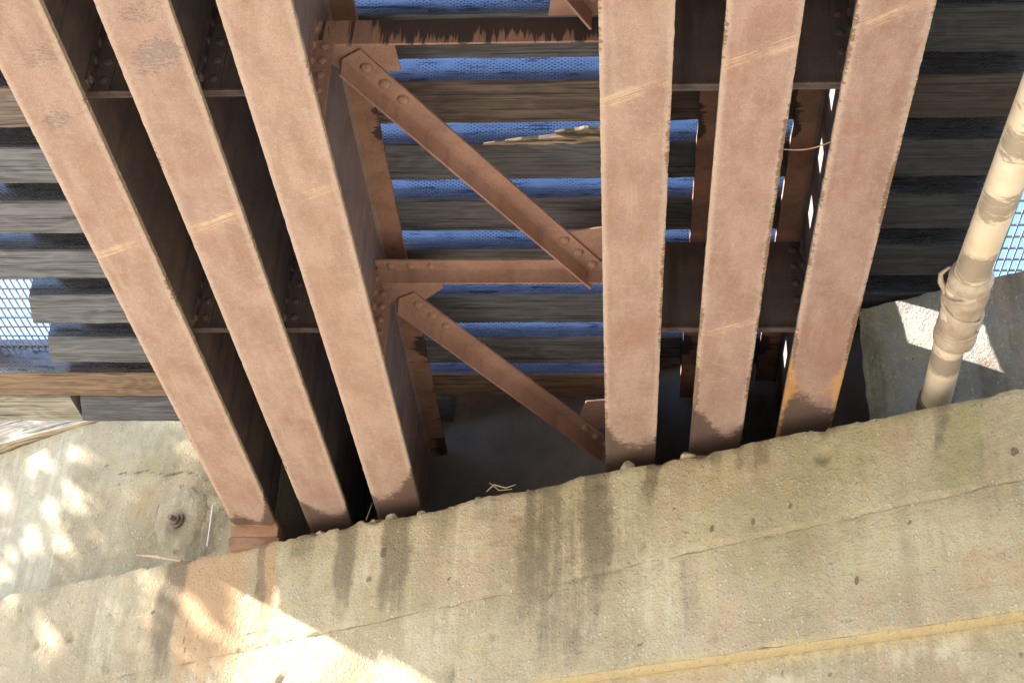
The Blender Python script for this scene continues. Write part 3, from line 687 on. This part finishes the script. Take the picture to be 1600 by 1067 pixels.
for n, (ya, yb, x0, x1, col, lb) in enumerate(TIE):
    th = .30 if n == 13 else TH
    yc = (ya+yb)/2; xc = (x0+x1)/2; hw = (yb-ya)/2
    xs = steps(x0-xc, x1-xc, .05); nx = len(xs)-1
    def df(x, y, z, i, j, k, n=n):
        e = (j in (0, 4)) and (k in (0, 3))
        w = .003*nz1(x*1.4, n*7., y*3)
        if e:
            c = .003+.004*abs(nz1(x*9, n*3., y*9))+.007*max(0, nz1(x*2.7, n*11., j)-.2)
            y -= math.copysign(c, y); z += (c if k == 0 else -c)
        if i in (0, nx): x += (.012*nz1(y*9, z*9, n)-.10*(y/.16)*.4*(1 if x < 0 else 0))
        return (x, y+w, z+.004*nz1(x*2, y*7, n*3.))
    v, f = lattice(xs, [-hw, -hw+.03, 0, hw-.03, hw], [0, .016, th-.016, th], df)
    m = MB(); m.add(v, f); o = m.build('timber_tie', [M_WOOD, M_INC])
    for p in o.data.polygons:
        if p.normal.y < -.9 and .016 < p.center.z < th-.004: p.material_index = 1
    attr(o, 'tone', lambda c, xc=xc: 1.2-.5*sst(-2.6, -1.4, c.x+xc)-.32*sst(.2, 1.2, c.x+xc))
    attr(o, 'sky_tint', lambda c, xc=xc: sst(-1.9, -1.4, c.x+xc)*sst(1.3, .8, c.x+xc))
    smooth(o, 35)
    o.location = (xc, yc, ZTIE+CZ); o.color = (*((col[0]*.93, col[1]*1.0, col[2]*1.09) if col[0]-col[2] < .035 else col), 1)
    tag(o, lb or 'timber tie overhead, out of view behind the top edge', 'tie', 'timber ties across the girders')
    if n == 8:                                            # split splinter hanging from the near lower edge
        for (xa, xb, oy, oz, wd, hh) in ((-.62, .02, -.032, -.012, 0.042, .055), (-.74, -.3, -.018, -.012, .022, .03), (-.35, .02, -.05, .035, .03, .045)):
            s_ = MB(); fr = []
            N = 14
            for i in range(N+1):
                q = i/N; ww = wd*(.25+.75*math.sin(math.pi*min(1, q*1.1+.05))**.6)*(1+.25*nz1(q*7, oz*99)); x = xa+(xb-xa)*q
                fr.append(((x-xc, ya-yc+oy+.012*nz1(q*5, 2.), oz+.02*q+.01*nz1(q*6, 8.)), (0, ww/.04, 0), (0, 0, hh/.05*(.4+.6*math.sin(math.pi*q)))))
            s_.prism([(-.02, .0), (.015, -.012), (.024, .01), (.008, .035), (-.016, .03)], fr)
            so = s_.build('splinter', M_WOOD, o); so.color = (.25, .19, .125, 1); so['label'] = 'pale split splinter'

# pale timber lying along the top of the left back wall
pt = MB(); v, f = lattice(steps(-5.2, .0, .06), [DB-.03, DB+.2], [zTR+.012, zTR+.12, zTR+.34], lambda x, y, z, i, j, k: (x, y+.008*nz1(x*3, z*9), z+.012*nz1(x*2.2, y)))
pt.add(v, f); o = pt.build('wall_plate_timber', M_WOOD); o.location = (P0.x, P0.y, CZ); o.rotation_euler.z = RZ; o.color = (.42, .34, .24, 1)
smooth(o, 40); tag(o, 'pale weathered timber lying on top of the left back wall', 'timber')

# boards laid along the ties, covering both sides of the deck
k = 0
for x in [-3.70+.235*i for i in range(8)]+[1.33+.235*i for i in range(4)]:
    m = MB(); m.box((0, Y0, 0), (.228, 8.6 if x > 0 else 8.95, .05)); o = m.build('deck_board', M_WOOD)
    o.location = (x, 0, ZTIE+TH+.003+CZ); o.color = (.11, .10, .09, 1)
    tag(o, ('dark deck board lying lengthwise on the left half of the ties' if x < 0 else 'dark deck board lying lengthwise on the right half of the ties'), 'deck board', 'boards on the left of the deck' if x < 0 else 'boards on the right of the deck')
ap = MB(); v, f = lattice(steps(-.2, 4.3, .3), [.72, 1.7], [ZTIE+TH+.06, ZTIE+TH+.075]); ap.add(v, f); o = ap.build('sun_cover_plate', M_WEB); o.location = (P0.x, P0.y, CZ); o.rotation_euler.z = RZ  # cover added to block sun falling into the recess
tag(o, 'unseen steel plate added over the recessed wall to keep the sun out', 'shading plate')
# wire mesh floors outside the tie ends
def mesh_floor(x0, x1, y0, y1, lb):
    m = MB(); r = .0045; z = ZTIE+TH+.012
    for x in steps(x0, x1, .047): m.box((x-r, y0, z), (x+r, y1, z+2*r))
    for y in steps(y0, y1, .118): m.box((x0, y-r*1.2, z+2*r), (x1, y+r*1.2, z+4*r))
    o = m.build('wire_mesh', M_WIRE); o.location.z = CZ; return tag(o, lb, 'wire mesh', 'wire mesh walkways beside the ties')
mesh_floor(-4.70, -3.72, 3.5, 9.0, 'open wire mesh walkway panel beyond the left tie ends against bright sky')
mesh_floor(2.12, 3.15, 3.5, 8.6, 'open wire mesh walkway panel at the right edge behind the pipe')
# unseen timber parapet along the left edge, added to shape the wall shadow
root = empty('shade_parapet', (-4.68, 3, ZTIE+.285), 'unseen timber parapet added to cast shade from the left edge of the deck', 'parapet')
for i in range(1):
    m = MB(); m.box((-.03, -6, .18*i-.012), (.01, 6.4, .18*i+.155)); b = m.build('board', M_WOOD, root); b.color = (.14, .12, .10, 1)
m = MB(); m.box((.05, -6, -.01), (.19, 6.4, .0)) if False else m.box((.012, -6, -.012), (.16, 6.4, .10)); b = m.build('edge_beam', M_WOOD, root); b.color = (.14, .12, .10, 1)
for y in (-5, -2.5, 0, 2.5, 5):
    m = MB(); m.box((.0125, y, .102), (.11, y+.1, .17)); b = m.build('post', M_WOOD, root); b.color = (.14, .12, .10, 1)

# ------------------------------------------------------------------ drain pipe on the right
pr = empty('drain_pipe', (1.75, 6.4, 4.3), 'dirty cream drain pipe running along the bridge into the right wall', 'pipe')
A_ = [(onz(1638, 100, 4.3)), (onz(1501, 465, 4.3)), (onz(1466, 610, 4.3))]
o0 = Vector((1.75, 6.4, 4.3))
a0 = A_[1]-o0; a1 = A_[2]-o0; a1 = a1+(a1-a0).normalized()*.45; am = (A_[0]-o0)+((A_[0]-A_[1]).normalized())*3.0
def seg(p, q, r, n): return [p.lerp(q, i/n) for i in range(n+1)]
m = MB(); m.tube(seg(am, a0+(a1-a0)*.1, .087, 160), .0865, 32); po = m.build('upper_pipe', M_PIPE, pr, 50)
gy = [(onz(x, y, 4.22)-o0, k) for (x, y, k) in ((1578, 232, .9), (1590, 170, .5), (1552, 330, .85), (1520, 425, .95))]
attr(po, 'grime', lambda c: max([k*sst(.23, .03, abs(c.y-p.y+.25*(c.x-p.x)))*sst(.075, -.05, c.z) for p, k in gy]))
m = MB(); m.tube(seg(a0-(a1-a0)*.1, a1, .083, 60), .084, 32); pl = m.build('lower_pipe', M_PIPE, pr, 50)
gl = onz(1480, 575, 4.22)-o0
attr(pl, 'grime', lambda c: .95*sst(.15, .02, abs(c.y-gl.y))*sst(.075, -.05, c.z)+.25)
m = MB(); m.tube([a1-(a1-a0).normalized()*.36, a1-(a1-a0).normalized()*.25], .10, 28); cl = m.build('collar', M_BOLT, pr, 50)
d = (a1-a0).normalized()
cpts = []; crad = []
c0 = onz(1520, 425, 4.3)-o0; c1 = onz(1490, 530, 4.3)-o0
for i in range(25):
    q = i/24; cpts.append(c0.lerp(c1, q))
    crad.append(.108-.012*math.exp(-((q-.18)/.06)**2)-.012*math.exp(-((q-.80)/.06)**2)+.006*math.sin(q*9)-(.016 if i in (0, 24) else 0))
m = MB(); m.tube(cpts, crad, 32); cp = m.build('coupling', M_STRAP, pr, 50)
def wrap(t0, t1, turns, r, w, ph, name='strap'):
    m = MB(); N = 60; fr = []
    ax = (c1-c0); an = ax.normalized(); u = an.orthogonal().normalized(); vv = an.cross(u); v = []; f = []
    for i in range(N+1):
        q = i/N; a = ph+turns*2*math.pi*q; rad = (u*math.cos(a)+vv*math.sin(a)); c = c0+ax*(t0+(t1-t0)*q)
        rr = r+.006*nz1(q*9, ph)
        ww = w*(.8+.4*nz1(q*6, ph+3))
        for (e, dr) in ((-1, 0), (-.5, .006), (.5, .006), (1, 0)): v.append(c+rad*(rr+dr)+an*ww*e)
        for (e, dr) in ((1, -.008), (-1, -.008)): v.append(c+rad*(rr+dr)+an*ww*e)
    for i in range(N):
        for k in range(6): f.append((i*6+k, i*6+(k+1) % 6, (i+1)*6+(k+1) % 6, (i+1)*6+k))
    m.add(v, f); return m.build(name, M_STRAP, pr, 60)
wrap(.12, .2, 1.02, .104, .014, 0.); wrap(.78, .82, 1.02, .104, .016, 1.); wrap(.15, .7, .9, .112, .020, 2.2); wrap(.62, .3, .8, .113, .017, .4)
tl = onz(1470, 440, 4.33)-o0
m = MB(); m.tube([c0.lerp(c1, .35)+Vector((-.10, 0, -.02)), tl+Vector((.03, .05, -.01)), tl, tl+Vector((-.012, -.07, .0)), tl+Vector((.03, -.10, .02))], [.016, .02, .017, .012, .006], 8); m.build('loose_strap_end', M_STRAP, pr, 50)

# ------------------------------------------------------------------ debris on the seat, sticks, wire
def stone(px, py, r, lb, mat, sq=.75):
    s, z = wpx(px, py); p = wall_xyz(s, .05, 0)
    m = MB(); bm = bmesh.new(); bmesh.ops.create_icosphere(bm, subdivisions=3, radius=r)
    sd = px*.13
    for v in bm.verts:
        c = v.co.copy(); n_ = c.normalized()
        v.co = c*(1+.38*MN.noise(n_*1.3+Vector((sd, 0, 0)))+.10*MN.noise(n_*3.5+Vector((0, sd, 0)))); v.co.z *= sq
    me = bpy.data.meshes.new('stone'); bm.to_mesh(me); bm.free()
    o = link('stone', me, mat); smooth(o, 28); ez = ZS+edge_h(s)+r*sq*.62
    o.location = (p.x, p.y, ez+CZ); o.rotation_euler = (random.random(), random.random()*.4, random.random()*6)
    return tag(o, lb, 'stone', 'stones along the edge of the seat')
stone(606, 800, .042, 'rounded tan stone on the seat edge below the third girder', M_STONE2, .7)
stone(578, 806, .03, 'small dull stone left of the rounded tan stone', M_STONE)
stone(653, 792, .034, 'mossy stone just right of the third girder foot', M_STONE2)
stone(905, 737, .036, 'flat grey stone on the seat edge left of the straight girder', M_STONE2, .45)
stone(975, 718, .044, 'pale pointed stone at the foot of the straight girder', M_STONE2, 1.0)
stone(1069, 700, .046, 'pinkish brown stone between the straight girder and its neighbour', M_STONE, .8)
stone(1213, 675, .03, 'flat tan stone at the foot of the rightmost girder', M_STONE2, .5)
stone(497, 822, .034, 'brown stone at the foot of the second girder', M_STONE, .7)
stone(560, 812, .03, 'dark stone between second and third girder feet', M_STONE, .7)
stone(1262, 662, .018, 'tiny pale stone near the right end of the seat edge', M_STONE2, .9)
stone(822, 752, .022, 'small grey chip of stone near the dry twigs', M_STONE2, .6)
for (px, py, r, lb, sq) in ((465, 832, .03, 'dull brown stone between the first and second girder feet', .6), (520, 820, .022, 'small stone tucked under the second girder foot', .7), (700, 782, .02, 'little stone alone on the edge right of the third girder', .7),
        (742, 772, .024, 'angular stone just left of the dry twigs', .8), (850, 748, .03, 'broad flat stone between the twigs and the flat grey stone', .4), (1130, 690, .02, 'small stone at the foot of the second girder from the right', .7), (1335, 652, .026, 'tan stone on the edge where the low right wall begins', .6), (340, 866, .028, 'brown stone under the orange end of the leftmost girder', .6)):
    stone(px, py, r, lb, M_STONE if px < 800 else M_STONE2, sq)
# litter of grit on the edge: uncountable
gr = MB()
for i in range(900):
    s = random.uniform(-1.1, 4.8); dd = random.uniform(.01, .14); r = random.uniform(.004, .014)
    gr.dome(wall_xyz(s, dd, ZS+edge_h(s)-.012), r, (random.uniform(-.4, .4), random.uniform(-.4, .4), 1), 1.2, 6)
o = gr.build('grit', M_STONE); o.location.z = CZ; tag(o, kind='stuff')
def stick(name, pts, r, lb, cat, mat, group=None):
    m = MB(); c = Vector(pts[0]); m.tube([Vector(p)-c for p in pts], r, 8); o = m.build(name, mat, None, 60); o.location = c+Vector((0, 0, CZ)); return tag(o, lb, cat, group)
def onw(px, py, d): s, z = wpx(px, py, d); return wall_xyz(s, d, z)
stick('wooden_stick', [onw(213, 867, .10), onw(240, 869, .08), onw(284, 877, .05)], [.004, .011, .012], 'weathered stick poking out over the seat edge at the left', 'stick', M_TWIG)
stick('thin_rod', [onw(333, 789, DB-.06), onw(324, 853, DB-.10)], [.008, .008], 'thin pale rod leaning on the back wall beside the first girder', 'rod', M_ROD)
tw = [onw(760, 768, .05), onw(772, 757, .06), onw(790, 762, .05), onw(806, 757, .05)]
stick('dry_twig', tw, [.003, .005, .004, .002], 'curly dry twig on the seat edge below the bay', 'twig', M_TWIG, 'dry twigs on the seat')
stick('dry_twig', [onw(765, 754, .07), onw(780, 766, .05), onw(800, 764, .04)], [.002, .004, .003], 'straight dry twig crossing the curly one', 'twig', M_TWIG, 'dry twigs on the seat')
stick('dry_twig', [onw(572, 812, .06), onw(580, 790, .08), onw(586, 778, .10)], [.003, .002, .001], 'thin upright stem beside the third girder foot', 'twig', M_TWIG, 'dry twigs on the seat')
wp = []
for i in range(13):
    q = i/12; px = 1222+80*q; py = 233-10*q*q+4*math.sin(q*math.pi)-(3*q)
    p = onz(px, py, 4.27); wp.append(p)
stick('loose_wire', wp, .0035, 'thin rusty wire hanging between the two rightmost girders', 'wire', M_RWIRE)

# ------------------------------------------------------------------ light
S = Vector((1, -.05, -.71)).normalized()                 # direction the sunlight travels
sun = bpy.data.lights.new('sun', 'SUN'); sun.energy = 5.0; sun.angle = math.radians(.53); sun.color = (1, .965, .91)
so = bpy.data.objects.new('sun', sun); C.objects.link(so); so.rotation_euler = S.to_track_quat('-Z', 'Y').to_euler(); so.location = (-30, 6, 25)
w = bpy.data.worlds.new('World'); sc.world = w; w.use_nodes = True
nt = w.node_tree; sky = nt.nodes.new('ShaderNodeTexSky'); sky.sky_type = 'NISHITA'; sky.sun_disc = False; sky.ozone_density = 4.0
sky.sun_elevation = math.asin(-S.z); sky.sun_rotation = math.atan2(-S.x, -S.y)
nt.links.new(sky.outputs[0], nt.nodes['Background'].inputs[0]); nt.nodes['Background'].inputs[1].default_value = .10

# ------------------------------------------------------------------ tree beside the bridge (its leaves dapple the left of the wall)
def tree(base, crown_c, rad, nleaf, lb, holes=.3):
    root = empty('broadleaf_tree', base, lb, 'tree')
    b = Vector(base); cc = Vector(crown_c)-b
    m = MB(); m.tube([(0, 0, 0), cc*.25+Vector((.1, 0, .2)), cc*.6, cc], [.28, .22, .16, .05], 10)
    limbs = []
    for i in range(11):
        a = i*2.4; e = cc+Vector((math.cos(a)*rad[0]*.75, math.sin(a)*rad[1]*.75, random.uniform(-.6, .7)*rad[2])); s_ = cc*random.uniform(.5, .9)
        m.tube([s_, s_.lerp(e, .5)+Vector((0, 0, .2)), e], [.08, .05, .015], 6); limbs.append(e)
    m.build('trunk', M_BARK, root, 60)
    v = []; f = []; k0 = 0
    while k0 < nleaf:
        q = Vector((random.uniform(-1, 1), random.uniform(-1, 1), random.uniform(-1, 1)))
        if q.length > 1: continue
        c = cc+Vector((q.x*rad[0], q.y*rad[1], q.z*rad[2]))
        if MN.noise(q*3.1) < -.12: continue
        # where does this leaf's shade fall on the wall?
        P = b+c; tt = ((P0-P).dot(NB))/S.dot(NB); h = P+S*tt-P0; hs = h.dot(T); hz = (P+S*tt).z
        bnd = 3.43-.62*(hs-.811)                       # upper edge of the sunlit triangle on the wall
        if hs > -.02+.05*nz1(hz*5, 2.) and hz < bnd+.10: continue
        if abs(hz-(3.88-.75*(hs+.62))) < .07+.05*nz1(hs*4, 3.) and -1.0 < hs < -.1 and random.random() < .96: continue
        leafy = (-2.7 < hs < -.35 and hz > 4.5) or (hs > -1.35 and hz < 4.55)
        if not leafy and MN.noise(Vector((hs*4.6+hz*3.0, (hz-hs*.6)*2.3, 4.))) > holes-.12 and random.random() < .97: continue
        u = Vector((random.gauss(0, 1), random.gauss(0, 1), random.gauss(0, .6))).normalized(); w_ = u.orthogonal().normalized(); L = random.uniform(.09, .17); W = L*.42
        k = len(v); v += [c-u*L*.5, c+w_*W*.5, c+u*L*.5, c-w_*W*.5]; f.append((k, k+1, k+2, k+3)); k0 += 1
    m = MB(); m.v = [tuple(p) for p in v]; m.f = f; m.m = [0]*len(f); 
    me = bpy.data.meshes.new('crown'); me.from_pydata(m.v, [], m.f); link('crown', me, M_LEAF, root)
wc = wall_xyz(-1.9, 0, 3.9)-S*9.5
tree((wc.x-.6, wc.y+.8, -CZ), wc, (2.2, 2.0, 2.3), 15000, 'leafy tree standing left of the bridge and dappling the wall', .3)

# ------------------------------------------------------------------ camera & colour
cam = bpy.data.cameras.new('camera'); co = bpy.data.objects.new('camera', cam); C.objects.link(co)
cam.sensor_width = 36; cam.lens = 36*F/1600; cam.clip_end = 2000; cam.clip_start = .05
co.matrix_world = Matrix.Translation((0, 0, CZ)) @ RW.to_4x4()
sc.camera = co
sc.view_settings.view_transform = 'Standard'; sc.view_settings.look = 'None'; sc.view_settings.gamma = 1
sc.view_settings.exposure = 2.84
